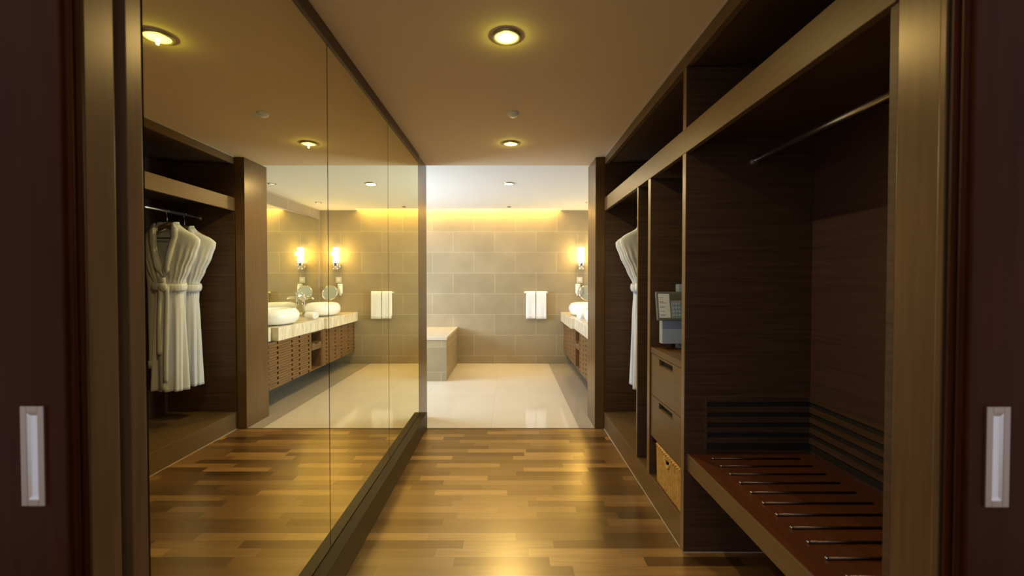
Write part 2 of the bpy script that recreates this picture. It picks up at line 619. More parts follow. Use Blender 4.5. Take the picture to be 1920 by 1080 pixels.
# right opening pilaster and left end of the mirror wall
struct(box('trim_4', 0.781, 0.868, THR, 4.32, 0, CEIL, M['column'], bevel=0.002), 'dark wood pilaster between wardrobe and bathroom', 'trim')
struct(box('wall_right_end', 0.868, 1.60, THR + 0.012, 4.31, 0, CEIL + 0.25, M['wenge']), 'wood faced wall at the far end of the wardrobe', 'wall')

# ------------------------------------------------------------------ mirror wall
MX = -0.80
mw = thing('wall_mirror', (MX, 2.4, 0), 'tall bronze-tinted mirror wall of frameless panels along the left of the corridor', 'mirror')
seams = [0.962, 1.941, 2.908, 3.872]
for a, b_ in zip(seams, seams[1:]):
    box('mirror_panel', MX - 0.006, MX, a + 0.0035, b_ - 0.0035, 0.150, 2.392, M['mirror'], mw)
box('backing_board', MX - 0.0145, MX - 0.007, 0.962, 3.875, 0.0, CEIL - 0.002, M['dark'], mw)
bm = new_bm()
add_box(bm, MX + 0.0005, -0.743, 0.962, THR + 0.006, 0.0, 0.147, 0.003)
add_box(bm, MX - 0.006, MX + 0.001, 0.962, 3.872, 0.0, 0.147)
obj('base_rail', bm, M['base'], mw)
box('top_rail', MX - 0.014, MX + 0.010, 0.962, 3.872, 2.392, CEIL - 0.002, M['wenge'], mw, 0.002)
box('end_post', -0.90, -0.8005, 3.878, 4.262, 0.0, CEIL - 0.002, M['column'], mw, 0.002)

# ------------------------------------------------------------------ built-in wardrobe
XF, XB = 0.865, 1.484
wd = thing('open_wardrobe', (1.18, 2.6, 0), 'built-in dark veneer open wardrobe along the right of the corridor', 'wardrobe')
Y0 = 0.985
YE = THR - 0.004
box('back_panel', XB, XB + 0.016, Y0, YE, 0.0, CEIL - 0.003, M['back'], wd)
bm = new_bm()
add_box(bm, XF, XB, 2.143, 2.182, 0.0, CEIL - 0.07, 0.002)
d_ = obj('divider', bm, M['wenge'], wd)
box('edge_highlight', XF - 0.0015, XF, 2.1435, 2.1815, 0.001, 2.386, M['edge_highlight'], d_)  # lighter strip paints the lit front edge of the divider
for a, b_ in ((2.672, 2.718), (2.925, 2.949)):
    d_ = box('divider', XF, XB, a, b_, 0.155, 1.972, M['wenge'], wd, 0.002)
    box('edge_highlight', XF - 0.0015, XF, a + 0.001, b_ - 0.001, 0.157, 1.969, M['edge_highlight'], d_)
box('end_panel', XF + 0.003, XB, YE - 0.012, YE, 0.155, CEIL - 0.06, M['wenge'], wd)
box('end_panel', XF + 0.003, XB, Y0, Y0 + 0.02, 0.0, CEIL - 0.06, M['wenge'], wd)
# plinth with bay floors
bm = new_bm()
add_box(bm, XF, XB, 2.182, YE, 0.0, 0.156, 0.003)
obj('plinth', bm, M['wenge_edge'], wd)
# upper shelf with thick fascia
bm = new_bm()
add_box(bm, XF - 0.004, XF + 0.022, Y0, YE, 1.970, 2.088, 0.002)
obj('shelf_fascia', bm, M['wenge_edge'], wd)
box('shelf', XF + 0.022, XB, Y0, YE, 2.040, 2.080, M['wenge'], wd)
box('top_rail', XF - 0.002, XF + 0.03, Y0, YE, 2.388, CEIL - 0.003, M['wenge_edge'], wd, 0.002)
box('top_panel', XF + 0.03, XB, Y0, YE, 2.395, CEIL - 0.003, M['wenge'], wd)


def hanging_rail(xc, z, ya, yb):
    bm = new_bm()
    add_tube(bm, [(xc, ya + 0.004, z), (xc, yb - 0.004, z)], 0.0125, 16)
    r = obj('hanging_rail', bm, M['steel'], wd, True)
    for y, s in ((ya, 1), (yb, -1)):
        bm = new_bm()
        add_tube(bm, [(xc, y, z), (xc, y + s * 0.014, z)], 0.022, 18)
        add_box(bm, xc - 0.012, xc + 0.012, min(y, y + s * 0.03), max(y, y + s * 0.03), z - 0.022, z + 0.002, 0.003)
        obj('bracket', bm, M['steel'], r)


hanging_rail(1.19, 1.930, Y0 + 0.02, 2.143)
hanging_rail(1.17, 1.908, 2.949, YE - 0.012)

# bumper slats behind the luggage bench
nsl = 5
zb, zt = 0.526, 0.778
pitch = (zt - zb) / nsl
for k in range(nsl):
    z1 = zt - k * pitch
    bm = new_bm()
    add_box(bm, 0.972, XB - 0.010, 2.131, 2.143, z1 - pitch * 0.52, z1, 0.0015)
    add_box(bm, XB - 0.012, XB, Y0 + 0.02, 2.143, z1 - pitch * 0.52, z1, 0.0015)
    obj('bumper_slat', bm, M['wenge'], wd)
bm = new_bm()
add_box(bm, 0.972, XB - 0.010, 2.139, 2.143, zb - 0.012, zt - 0.002)
add_box(bm, XB - 0.004, XB, Y0 + 0.02, 2.139, zb - 0.012, zt - 0.002)
obj('bumper_backing', bm, M['dark'], wd)
bm = new_bm()
add_box(bm, 0.966, 0.972, 2.130, 2.143, zb - 0.012, zt + 0.004)
add_box(bm, 0.972, XB, 2.133, 2.143, zt, zt + 0.004)
obj('bumper_frame', bm, M['wenge'], wd)

box('floor_joint', XF - 0.004, XF, 2.182, YE, 0.0005, 0.004, M['caulk'], wd)
box('floor_joint', XF, XB, 2.1385, 2.1425, 0.0005, 0.004, M['caulk'], wd)
box('ceiling_joint', XF - 0.006, XF - 0.002, Y0, YE, CEIL - 0.006, CEIL - 0.001, M['caulk'], wd)

# luggage bench with inlaid metal rails
lb = thing('luggage_bench', (1.18, 1.56, 0.41), 'floating reddish-brown luggage bench with thin metal rails under the long hanging rail', 'bench')
box('seat_board', XF + 0.017, XB - 0.002, Y0 + 0.022, 2.141, 0.412, 0.493, M['bench'], lb, 0.003)
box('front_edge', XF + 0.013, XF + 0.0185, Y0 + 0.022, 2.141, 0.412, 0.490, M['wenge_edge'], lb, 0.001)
box('edge_highlight', XF + 0.0125, XF + 0.0185, Y0 + 0.022, 2.141, 0.4905, 0.4935, M['edge_highlight'], lb)  # painted highlight along the top edge of the bench
for k in range(11):
    y = 2.074 - 0.0832 * k
    bm = new_bm()
    add_tube(bm, [(0.978, y, 0.4965), (1.392, y, 0.4965)], 0.0042, 8)
    o = obj('rail', bm, M['bronze'], lb, True)
    bm = new_bm()
    add_lathe(bm, [(0, -0.0045), (0.004, -0.003), (0.0065, 0.0005), (0.005, 0.004), (0, 0.0055)], (0.975, y, 0.4975), 10)
    obj('rail_stud', bm, M['chrome'], o, True)

# drawer chest in the narrow bay
dc = thing('drawer_chest', (1.17, 2.43, 0.40), 'two-drawer veneer chest fitted in the narrow wardrobe bay under the keypad safe', 'drawer chest')
DY0, DY1 = 2.184, 2.670
box('top_board', XF + 0.004, XB - 0.002, DY0, DY1, 0.906, 0.940, M['wenge_edge'], dc, 0.002)
bm = new_bm()
add_box(bm, XF + 0.03, XB - 0.002, DY0, DY0 + 0.012, 0.405, 0.906)
add_box(bm, XF + 0.03, XB - 0.002, DY1 - 0.012, DY1, 0.405, 0.906)
add_box(bm, XF + 0.03, XB - 0.002, DY0 + 0.012, DY1 - 0.012, 0.405, 0.417)
add_box(bm, XB - 0.016, XB - 0.002, DY0 + 0.012, DY1 - 0.012, 0.417, 0.906)
obj('carcass', bm, M['wenge'], dc)
for z0, z1 in ((0.655, 0.903), (0.402, 0.651)):
    bm = new_bm()
    hy0, hy1 = 2.315, 2.525
    x0, x1 = XF + 0.006, XF + 0.026
    add_box(bm, x0, x1, DY0 + 0.003, hy0, z0, z1)
    add_box(bm, x0, x1, hy1, DY1 - 0.003, z0, z1)
    add_box(bm, x0, x1, hy0, hy1, z0, z1 - 0.046)
    add_box(bm, x0, x1, hy0, hy1, z1 - 0.012, z1)
    d = obj('drawer', bm, M['wenge_edge'], dc)
    box('handle_slot', x1 - 0.004, x1 + 0.002, hy0 - 0.003, hy1 + 0.003, z1 - 0.05, z1 - 0.008, M['dark'], d, label='dark recessed slot cut into the drawer front')

# keypad safe on its post
sf = thing('keypad_safe', (0.98, 2.58, 0.940), 'small grey keypad safe on a post on top of the drawer chest', 'safe')
R = Matrix.Rotation(radians(-13), 3, 'X')
PY = 2.532
bm = new_bm()
add_box(bm, 1.012, 1.085, 2.607, 2.655, 0.941, 1.325, 0.003)
obj('post', bm, M['safe_body'], sf)
bm = new_bm()
add_box(bm, 0.898, 1.080, 2.556, 2.606, 0.976, 1.150, 0.003)
obj('body', bm, M['safe_body'], sf)
piv = (0.97, PY + 0.02, 1.112)
bm = new_bm()
add_box(bm, 0.864, 1.094, PY, PY + 0.02, 1.112, 1.282, 0.005, R, piv)
fr = obj('control_panel', bm, M['safe_frame'], sf)


def on_panel(name, x0, x1, z0, z1, mat, parent, t=0.002, base=PY):
    bm = new_bm()
    add_box(bm, x0, x1, base - t, base + 0.001, z0, z1, 0, R, piv)
    return obj(name, bm, mat, parent)


for a, b_ in ((0.876, 0.940), (1.016, 1.084)):
    bm = new_bm()
    add_box(bm, a, b_, PY - 0.002, PY + 0.001, 1.126, 1.268, 0, R, piv)
    nf = len(bm.faces)
    rr = random.Random(int(a * 100))
    for i, zz in enumerate((1.245, 1.222, 1.214, 1.192, 1.186, 1.164, 1.144, 1.138)):
        w = (b_ - a - 0.016) * rr.uniform(0.35, 0.95)
        add_box(bm, a + 0.006, a + 0.006 + w, PY - 0.0026, PY - 0.0016, zz - 0.0012, zz + 0.0012, 0, R, piv)
    p = obj('instruction_sheet', bm, M['paper'], sf)
    p.data.materials.append(M['ink'])
    for k, f in enumerate(p.data.polygons):
        f.material_index = 0 if k < nf else 1
kp = on_panel('keypad', 0.947, 1.009, 1.124, 1.226, M['keypad'], sf)
bm = new_bm()
for i in range(3):
    for j in range(4):
        cx, cz = 0.961 + i * 0.017, 1.140 + j * 0.022
        add_box(bm, cx - 0.005, cx + 0.005, PY - 0.0045, PY - 0.001, cz - 0.006, cz + 0.006, 0.001, R, piv)
obj('keys', bm, M['safe_body'], kp)
on_panel('display', 0.947, 1.009, 1.236, 1.268, M['lcd'], sf)

# wicker basket in the open space under the drawers
bk = thing('wicker_basket', (1.03, 2.40, 0.157), 'honey-coloured wicker basket with a rope rim under the two drawers', 'basket')
bx0, bx1, by0, by1, bz0, bz1 = 0.884, 1.22, 2.205, 2.585, 0.160, 0.372


def rrect(x0, x1, y0, y1, r, n=6):
    pts = []
    for cx, cy, a0 in ((x1 - r, y1 - r, 0), (x0 + r, y1 - r, 90), (x0 + r, y0 + r, 180), (x1 - r, y0 + r, 270)):
        for k in range(n + 1):
            a = radians(a0 + 90 * k / n)
            pts.append((cx + r * cos(a), cy + r * sin(a)))
    return pts


def resample(pts, step):
    out = []
    n = len(pts)
    for i in range(n):
        a, b_ = Vector(pts[i]), Vector(pts[(i + 1) % n])
        L = (b_ - a).length
        m = max(1, int(round(L / step)))
        for k in range(m):
            out.append(a.lerp(b_, k / m))
    return out


bm = new_bm()
path = resample(rrect(bx0, bx1, by0, by1, 0.02, 3), 0.004)
NZ = 40
rows = []
for j in range(NZ + 1):
    z = bz0 + (bz1 - bz0) * j / NZ
    ring = []
    for i, p in enumerate(path):
        c = Vector(((bx0 + bx1) / 2, (by0 + by1) / 2))
        d = (p - c).normalized()
        # upright stakes wrapped by thin weavers
        a = 0.0055 * abs(sin(i * pi / 7)) + 0.0012 * sin(j * pi * 0.9 + (pi if (i // 7) % 2 else 0))
        tz = 1 + 0.02 * (j / NZ)
        q = c + (p - c) * tz + d * a
        ring.append(bm.verts.new((q.x, q.y, z)))
    rows.append(ring)
n = len(path)
for j in range(NZ):
    for i in range(n):
        zc = bz0 + (bz1 - bz0) * (j + .5) / NZ
        pc = path[i]
        if pc.x < bx0 + 0.004 and abs(pc.y - 2.395) < 0.032 and 0.322 < zc < 0.352:
            continue
        bm.faces.new((rows[j][i], rows[j][(i + 1) % n], rows[j + 1][(i + 1) % n], rows[j + 1][i]))
obj('woven_side', bm, M['rattan'], bk, True, solid=0.006)
bm = new_bm()
rp = [(p.x, p.y) for p in resample(rrect(bx0 - 0.003, bx1 + 0.003, by0 - 0.003, by1 + 0.003, 0.024, 4), 0.006)]
c = len(rp)
for ph in (0, 2 * pi / 3, 4 * pi / 3):
    pts = []
    for i, (x, y) in enumerate(rp):
        a = ph + i * 2 * pi * 18 / c
        nx, ny = x - 1.05, y - 2.395
        l = sqrt(nx * nx + ny * ny)
        pts.append((x + nx / l * 0.006 * cos(a), y + ny / l * 0.006 * cos(a), bz1 + 0.004 + 0.007 * sin(a)))
    add_tube(bm, pts, 0.0075, 8, closed=True)
obj('braided_rim', bm, M['rattan'], bk, True)
bm = new_bm()
pts = []
for s in (2.435, 2.355):
    pts.append((bx0 - 0.006, s, bz1 - 0.006))
add_tube(bm, [(bx0 - 0.005, 2.445, 0.366), (bx0 - 0.010, 2.435, 0.345), (bx0 - 0.011, 2.415, 0.318), (bx0 - 0.010, 2.395, 0.310), (bx0 - 0.011, 2.375, 0.318), (bx0 - 0.010, 2.355, 0.345), (bx0 - 0.005, 2.345, 0.366)], 0.006, 8)
obj('handle', bm, M['rattan'], bk, True)
box('base', bx0 + 0.004, bx1 - 0.004, by0 + 0.004, by1 - 0.004, 0.157, 0.168, M['rattan'], bk)


# ------------------------------------------------------------------ robes on hangers
def lerp_prof(prof, z):
    for (z0, *a), (z1, *b_) in zip(prof, prof[1:]):
        if z <= z1:
            t = (z - z0) / (z1 - z0)
            t = t * t * (3 - 2 * t) * 0.5 + t * 0.5
            return [p + (q - p) * t for p, q in zip(a, b_)]
    return list(prof[-1][1:])


PROF = [(0.00, 0.124, 0.062), (0.30, 0.120, 0.060), (0.60, 0.115, 0.056), (0.78, 0.106, 0.052), (0.87, 0.110, 0.054),
        (0.98, 0.160, 0.060), (1.10, 0.220, 0.062), (1.195, 0.258, 0.054), (1.225, 0.260, 0.046), (1.250, 0.235, 0.046),
        (1.290, 0.160, 0.050), (1.325, 0.100, 0.050), (1.350, 0.082, 0.044)]
VZ0, VZ1 = 1.00, 1.350


def vhalf(z):
    t = max(0.0, min(1.0, (z - VZ0) / (1.24 - VZ0)))
    return 0.006 + 0.060 * t ** 0.85


def robe(name, xc, yc, zh, rot, label, seed):
    r = thing(name, (xc, yc, zh), label, 'bathrobe', 'white bathrobes hanging in the wardrobe')
    rn = random.Random(seed)
    ph = [rn.uniform(0, 6.28) for _ in range(8)]

    def ring_pt(th, z, grow=0.0):
        a, b_ = lerp_prof(PROF, z)
        a += grow
        b_ += grow
        e = 0.80
        s, c = sin(th), cos(th)
        x = a * math.copysign(abs(s) ** e, s)
        y = -b_ * math.copysign(abs(c) ** e, c)
        low = max(0, (0.80 - z) / 0.80)
        f = 0.014 * low * sin(7 * th + ph[0]) + 0.009 * low * sin(12 * th + ph[1] + 2 * z)
        up = max(0, min(1, (z - 0.84) / 0.12)) * max(0, min(1, (1.20 - z) / 0.2))
        f += up * 0.007 * sin(20 * th + 9 * (z - 0.9) * (1 if s > 0 else -1) + ph[2])
        pin = math.exp(-((z - 0.84) / 0.06) ** 2)
        f += pin * 0.004 * sin(26 * th + ph[3])
        nrm = Vector((x / (a * a), y / (b_ * b_), 0)).normalized()
        return Vector((x, y, 0)) + nrm * f + Vector((0, 0, z))
    bm = new_bm()
    NZ, NT = 64, 96
    rows = []
    for j in range(NZ + 1):
        z = 1.350 * j / NZ
        a, b_ = lerp_prof(PROF, z)
        v = vhalf(z) if z > VZ0 else 0.006
        th0 = math.asin(min(0.95, (v / a)) ** (1 / 0.80))
        row = []
        for i in range(NT + 1):
            th = th0 + (2 * pi - 2 * th0) * i / NT
            p = ring_pt(th, z)
            if z < VZ0:          # right front laps over the left
                if i <= 3:
                    p.y -= 0.006
            row.append(bm.verts.new(p))
        rows.append(row)
    for j in range(NZ):
        for i in range(NT):
            bm.faces.new((rows[j][i], rows[j][i + 1], rows[j + 1][i + 1], rows[j + 1][i]))
    body = obj('robe_body', bm, M['robe'], None, True, solid=0.004)
    body.parent = r
    # shawl collar: two lapels and the back neck
    bm = new_bm()
    for s in (1, -1):
        prev = None
        for k in range(21):
            z = 0.93 + (1.350 - 0.93) * k / 20
            v = vhalf(z) if z > VZ0 else 0.006 - 0.02 * (VZ0 - z) / 0.07 * s
            w = 0.052 if z > 0.98 else 0.052 * (z - 0.93) / 0.05 + 0.004
            a, b_ = lerp_prof(PROF, z)
            th_i = math.asin(max(-0.95, min(0.95, v / a))) if v > 0 else 0.0
            row = []
            for q in range(4):
                x = v + w * q / 3
                x = min(x, a * 0.96)
                th = math.copysign(math.asin(min(0.98, abs(x) / a) ** (1 / 0.80)), x)
                p = ring_pt(th, z)
                row.append(bm.verts.new((s * p.x, min(p.y, -b_ * 0.8) - 0.008 - 0.006 * sin(pi * q / 3) - (0.004 if s > 0 else 0), z)))
            if prev:
                for q in range(3):
                    bm.faces.new((prev[q], prev[q + 1], row[q + 1], row[q]))
            prev = row
    # collar standing behind the neck
    prev = None
    for k in range(17):
        th = radians(60 + 240 * k / 16)
        row = []
        for q in range(4):
            z = 1.295 + 0.075 * q / 3
            rad = 0.088 - 0.012 * q / 3
            row.append(bm.verts.new((rad * sin(th), -0.058 * cos(th), z - 0.02 * (1 - abs(sin(th / 2))))))
        if prev:
            for q in range(3):
                bm.faces.new((prev[q], prev[q + 1], row[q + 1], row[q]))
        prev = row
    o = obj('shawl_collar', bm, M['robe'], None, True, solid=0.006)
    o.parent = r
    # sleeves folded in flat along the sides
    for s in (1, -1):
        bm = new_bm()
        spts = [(0.195, 0.004, 1.17), (0.180, 0.006, 1.04), (0.138, 0.006, 0.90), (0.128, 0.004, 0.75), (0.132, 0.0, 0.55), (0.138, -0.002, 0.36), (0.142, -0.003, 0.18)]
        if s > 0:
            seq = spts
        else:
            seq = [(-0.110, 0.042, 1.14), (-0.075, 0.044, 1.02), (-0.050, 0.046, 0.92), (-0.040, 0.048, 0.80), (-0.035, 0.052, 0.68), (-0.035, 0.054, 0.56)]
        rows = []
        for k, (x, y, z) in enumerate(seq):
            wx = 0.030 + 0.022 * sin(pi * min(1, k / 5))
            row = []
            for q in range(16):
                t = 2 * pi * q / 16
                f = 1 + 0.10 * sin(3 * t + k * 1.3 + ph[4])
                row.append(bm.verts.new((x + wx * cos(t) * f, y + 0.024 * sin(t) * f, z)))
            rows.append(row)
        for A, B in zip(rows, rows[1:]):
            for q in range(16):
                bm.faces.new((A[q], A[(q + 1) % 16], B[(q + 1) % 16], B[q]))
        o = obj('sleeve', bm, M['robe'], None, True, subsurf=1, solid=0.004)
        o.parent = r
        bm = new_bm()
        k = len(seq) - 1
        x, y, z = seq[k]
        wx = 0.030 + 0.022 * sin(pi * min(1, k / 5)) + 0.004
        rows = []
        for zz in (z - 0.004, z + 0.055):
            rows.append([bm.verts.new((x + wx * cos(2 * pi * q / 16), y + 0.028 * sin(2 * pi * q / 16), zz)) for q in range(16)])
        for q in range(16):
            bm.faces.new((rows[0][q], rows[0][(q + 1) % 16], rows[1][(q + 1) % 16], rows[1][q]))
        c = obj('cuff', bm, M['robe'], None, True, solid=0.004)
        c.parent = o
    # front placket band
    bm = new_bm()
    prev = None
    for k in range(25):
        z = 0.015 + 0.90 * k / 24
        row = []
        for q in range(4):
            x = -0.028 + 0.058 * q / 3
            a, b_ = lerp_prof(PROF, z)
            th = math.copysign(abs(x / a) ** (1 / 0.80), x)
            p = ring_pt(th, z)
            row.append(bm.verts.new((x, p.y - 0.012, z)))
        if prev:
            for q in range(3):
                bm.faces.new((prev[q], prev[q + 1], row[q + 1], row[q]))
        prev = row
    o = obj('front_band', bm, M['robe'], None, True, solid=0.006)
    o.parent = r
    # belt with knot and two hanging ends
    bm = new_bm()
    prev = None
    first = None
    for i in range(65):
        th = 2 * pi * i / 64
        row = []
        for q in range(5):
            z = 0.805 + 0.062 * q / 4 + 0.006 * sin(2 * th)
            p = ring_pt(th, z, 0.014 + 0.006 * sin(pi * q / 4))
            p.z = z
            row.append(bm.verts.new(p))
        if prev:
            for q in range(4):
                bm.faces.new((prev[q], prev[q + 1], row[q + 1], row[q]))
        prev = row
    for x0, zend, lean in ((-0.062, 0.075, 0.006), (-0.012, 0.30, 0.012)):
        prev = None
        for k in range(20):
            t = k / 19
            z = 0.845 + (zend - 0.845) * t
            a, b_ = lerp_prof(PROF, z)
            y = -b_ - 0.026 - 0.004 * sin(4 * t + x0 * 30)
            x = x0 + lean * t
            row = [bm.verts.new((x + 0.040 * q / 2, y - (0.004 if q == 1 else 0), z)) for q in range(3)]
            if prev:
                for q in range(2):
                    bm.faces.new((prev[q], prev[q + 1], row[q + 1], row[q]))
            prev = row
    add_lathe(bm, [(0, -0.03), (0.018, -0.024), (0.026, 0.0), (0.020, 0.024), (0, 0.032)], (-0.02, -0.082, 0.836), 14, 1.3, 0.5)
    o = obj('belt', bm, M['robe'], None, True, solid=0.005)
    o.parent = r
    r.rotation_euler = (0, 0, rot)
    return r


def hanger(xc, yc, zrod, rot, label):
    h = thing('clothes_hanger', (xc, yc, zrod - 0.13), label, 'hanger', 'hangers on the wardrobe rail')
    bm = new_bm()
    # shaped shoulder arms, z relative to the neck at 0
    pts = [(-0.205, 0, -0.082), (-0.15, 0, -0.050), (-0.08, 0, -0.015), (-0.03, 0, 0.006), (0, 0, 0.012), (0.03, 0, 0.006), (0.08, 0, -0.015), (0.15, 0, -0.050), (0.205, 0, -0.082)]
    rad = [0.012, 0.016, 0.018, 0.020, 0.021, 0.020, 0.018, 0.016, 0.012]
    add_tube(bm, pts, rad, 12)
    o = obj('arm', bm, M['hanger'], None, True)
    o.parent = h
    bm = new_bm()
    add_tube(bm, [(-0.18, 0, -0.088), (0.18, 0, -0.088)], 0.005, 10)
    o = obj('trouser_bar', bm, M['black'], None, True)
    o.parent = h
    bm = new_bm()
    hp = [(0, 0, 0.02), (0, 0, 0.07)]
    for k in range(13):
        a = radians(-70 + 245 * k / 12)
        hp.append((0.0165 * cos(a), 0, 0.130 + 0.0165 * sin(a)))
    add_tube(bm, hp, 0.0028, 8)
    o = obj('hook', bm, M['chrome'], None, True)
    o.parent = h
    h.rotation_euler = (0, 0, rot)
    return h


RODZ = 1.908
robe('bathrobe', 1.160, 3.555, 0.455, radians(3), 'white waffle bathrobe with open collar, hanging in front, nearer the drawer chest', 3)
robe('bathrobe', 1.178, 3.745, 0.448, radians(-3), 'white waffle bathrobe mostly hidden behind the front robe, nearer the bathroom', 8)
hanger(1.17, 3.555, RODZ, radians(4), 'wooden hanger carrying the front bathrobe, its top showing in the open collar')
hanger(1.17, 3.745, RODZ, radians(-4), 'wooden hanger carrying the rear bathrobe, nearer the bathroom')

# ------------------------------------------------------------------ ceiling lamps


def downlight(x, y, zc, r, mat, label, depth=0.012):
    d = thing('recessed_downlight', (x, y, zc), label, 'ceiling light', 'recessed ceiling lights')
    bm = new_bm()
    add_lathe(bm, [(r * 0.78, -0.003), (r * 0.84, -depth), (r * 0.97, -depth * 0.7), (r, -0.001), (r, 0.0)], (x, y, zc), 40)
    obj('trim_ring', bm, M['ring'], d, True)
    bm = new_bm()
    add_lathe(bm, [(0, -depth * 1.0), (r * 0.5, -depth * 0.95), (r * 0.79, -depth * 0.70), (r * 0.79, -0.001)], (x, y, zc), 40)
    obj('diffuser', bm, mat, d, True)
    return d


downlight(-0.01, 2.0, CEIL, 0.066, M['lamp'], 'bright yellow recessed ceiling lamp nearest the sliding doors, over the parquet')
downlight(0.015, 3.55, CEIL, 0.066, M['lamp'], 'bright recessed ceiling lamp over the parquet near the bathroom opening')
downlight(0.0, 5.10, CEIL + 0.018, 0.066, M['lamp_white'], 'white recessed ceiling lamp in the middle of the bathroom')


def basin_spot(y, label):
    s = thing('basin_spotlight', (1.16, y, CEIL + 0.018), label, 'ceiling light', 'small spotlights over the basins')
    bm = new_bm()
    add_lathe(bm, [(0.030, -0.002), (0.034, -0.008), (0.045, -0.006), (0.047, 0)], (1.16, y, CEIL + 0.018), 32)
    obj('trim_ring', bm, M['nickel'], s, True)
    bm = new_bm()
    add_lathe(bm, [(0, -0.004), (0.030, -0.004), (0.030, -0.001)], (1.16, y, CEIL + 0.018), 32)
    obj('lens', bm, M['lamp_soft'], s, True)


basin_spot(5.12, 'small ceiling spotlight over the nearer basin')
basin_spot(6.36, 'small ceiling spotlight over the basin by the far wall')

sd = thing('smoke_detector', (0.03, 2.92, CEIL), 'small white round smoke detector on the ceiling between the two corridor lamps', 'smoke detector')
bm = new_bm()
add_lathe(bm, [(0, -0.026), (0.022, -0.024), (0.034, -0.014), (0.038, -0.004), (0.038, 0)], (0.03, 2.92, CEIL), 32)
obj('housing', bm, M['white'], sd, True)

sp = thing('ceiling_sprinkler', (0.0, 6.70, CEIL + 0.018), 'tiny dark sprinkler disc in the bathroom ceiling before the cove', 'sprinkler')
bm = new_bm()
add_lathe(bm, [(0, -0.012), (0.030, -0.012), (0.032, -0.008), (0.010, -0.006), (0.010, 0)], (0.0, 6.70, CEIL + 0.018), 28)
obj('deflector', bm, M['nickel'], sp, True)

# ------------------------------------------------------------------ bathroom
bm = new_bm()
add_box(bm, -3.045, -0.830, 5.80, FAR - 0.002, 0.0, 0.550)
le = obj('tiled_ledge', bm, M['wall_tile'])
tag(le, 'low grey tiled ledge with a cream stone top against the far bathroom wall', 'ledge')
box('stone_top', -3.045, -0.822, 5.79, FAR - 0.002, 0.551, 0.593, M['floor_tile'], le, 0.003, 'smooth cream stone top')

# vanity: two slatted cabinets with an open niche between
VZ0_, VZ1_ = 0.20, 0.69


def slat_front(parent, x, y0, y1, cols):
    """woven slat front: half-pitch rows, each second row notched at a column"""
    rows = 18
    h = (VZ1_ - VZ0_) / rows
    bm = new_bm()
    for r in range(rows):
        z0 = VZ0_ + r * h
        cuts = [c for j, c in enumerate(cols) if (r + j) % 2 == 0]
        a = y0
        for c in cuts + [None]:
            b_ = (c - 0.016) if c else y1
            b_ = min(b_, y1)
            if b_ - a > 0.004:
                add_box(bm, x, x + 0.018, a, b_, z0 + 0.0014, z0 + h - 0.0012)
            a = (c + 0.016) if c else y1
    return obj('slatted_front', bm, M['vanity'], parent)


def cabinet(y0, y1, cols, label):
    c = thing('vanity_cabinet', (1.16, (y0 + y1) / 2, VZ0_), label, 'cabinet', 'floating vanity cabinets')
    bm = new_bm()
    add_box(bm, 0.906, 1.442, y0, y1, VZ0_, VZ1_)
    obj('carcass', bm, M['dark'], c)
    slat_front(c, 0.886, y0, y1, cols)
    box('side_panel', 0.888, 1.442, y0 - 0.012, y0 - 0.001, VZ0_, VZ1_, M['vanity'], c)
    box('side_panel', 0.888, 1.442, y1 + 0.001, y1 + 0.006, VZ0_, VZ1_, M['vanity'], c)
    return c


cabinet(4.36, 5.48, [4.50, 4.69, 5.00, 5.18, 5.42], 'floating wood cabinet with notched slat front under the nearer basin')
cabinet(5.82, 7.035, [5.95, 6.25, 6.48, 6.76, 6.98], 'floating wood cabinet with notched slat front under the basin by the far wall')
nc = thing('open_niche', (1.16, 5.65, VZ0_), 'open wooden niche with a small drawer between the two slatted cabinets', 'niche')
bm = new_bm()
add_box(bm, 0.892, 1.44, 5.490, 5.505, VZ0_, VZ1_)
add_box(bm, 0.892, 1.44, 5.790, 5.805, VZ0_, VZ1_)
add_box(bm, 0.892, 1.44, 5.505, 5.790, VZ0_, VZ0_ + 0.015)
add_box(bm, 0.892, 1.44, 5.505, 5.790, VZ1_ - 0.015, VZ1_)
obj('frame', bm, M['vanity'], nc)
box('niche_back', 1.42, 1.44, 5.505, 5.790, VZ0_ + 0.015, VZ1_ - 0.015, M['dark'], nc)
bm = new_bm()
add_box(bm, 0.886, 1.40, 5.507, 5.788, 0.455, 0.545, 0.002)
dr = obj('small_drawer', bm, M['vanity'], nc)
bm = new_bm()
add_box(bm, 0.880, 0.887, 5.60, 5.69, 0.528, 0.547, 0.002)
obj('handle_slot', bm, M['dark'], dr)

ct = thing('vanity_countertop', (1.16, 5.7, VZ1_), 'thick honey marble countertop in stepped slabs on the slatted vanity', 'countertop')
for a, b_, x in ((4.345, 4.69, 0.955), (4.70, 5.865, 0.880), (5.87, FAR - 0.003, 0.836)):
    box('marble_slab', x, 1.443, a, b_ - 0.001, VZ1_ + 0.001, 0.835, M['marble'], ct, 0.004)


def basin(y, label):
    b = thing('vessel_basin', (1.108, y, 0.836), label, 'basin', 'white vessel basins')
    bm = new_bm()
    prof = [(0.0, 0.0), (0.15, 0.0), (0.195, 0.012), (0.225, 0.04), (0.243, 0.085), (0.240, 0.125), (0.222, 0.160), (0.198, 0.180),
            (0.175, 0.186), (0.160, 0.180), (0.152, 0.165), (0.13, 0.10), (0.09, 0.05), (0.03, 0.035), (0, 0.034)]
    add_lathe(bm, prof, (1.108, y, 0.836), 56, 0.96, 1.32)
    obj('bowl', bm, M['ceramic'], b, True, subsurf=1)
    bm = new_bm()
    add_lathe(bm, [(0, 0.0375), (0.018, 0.0375), (0.022, 0.035)], (1.108, y, 0.836), 20)
    obj('drain', bm, M['chrome'], b, True)
    return b


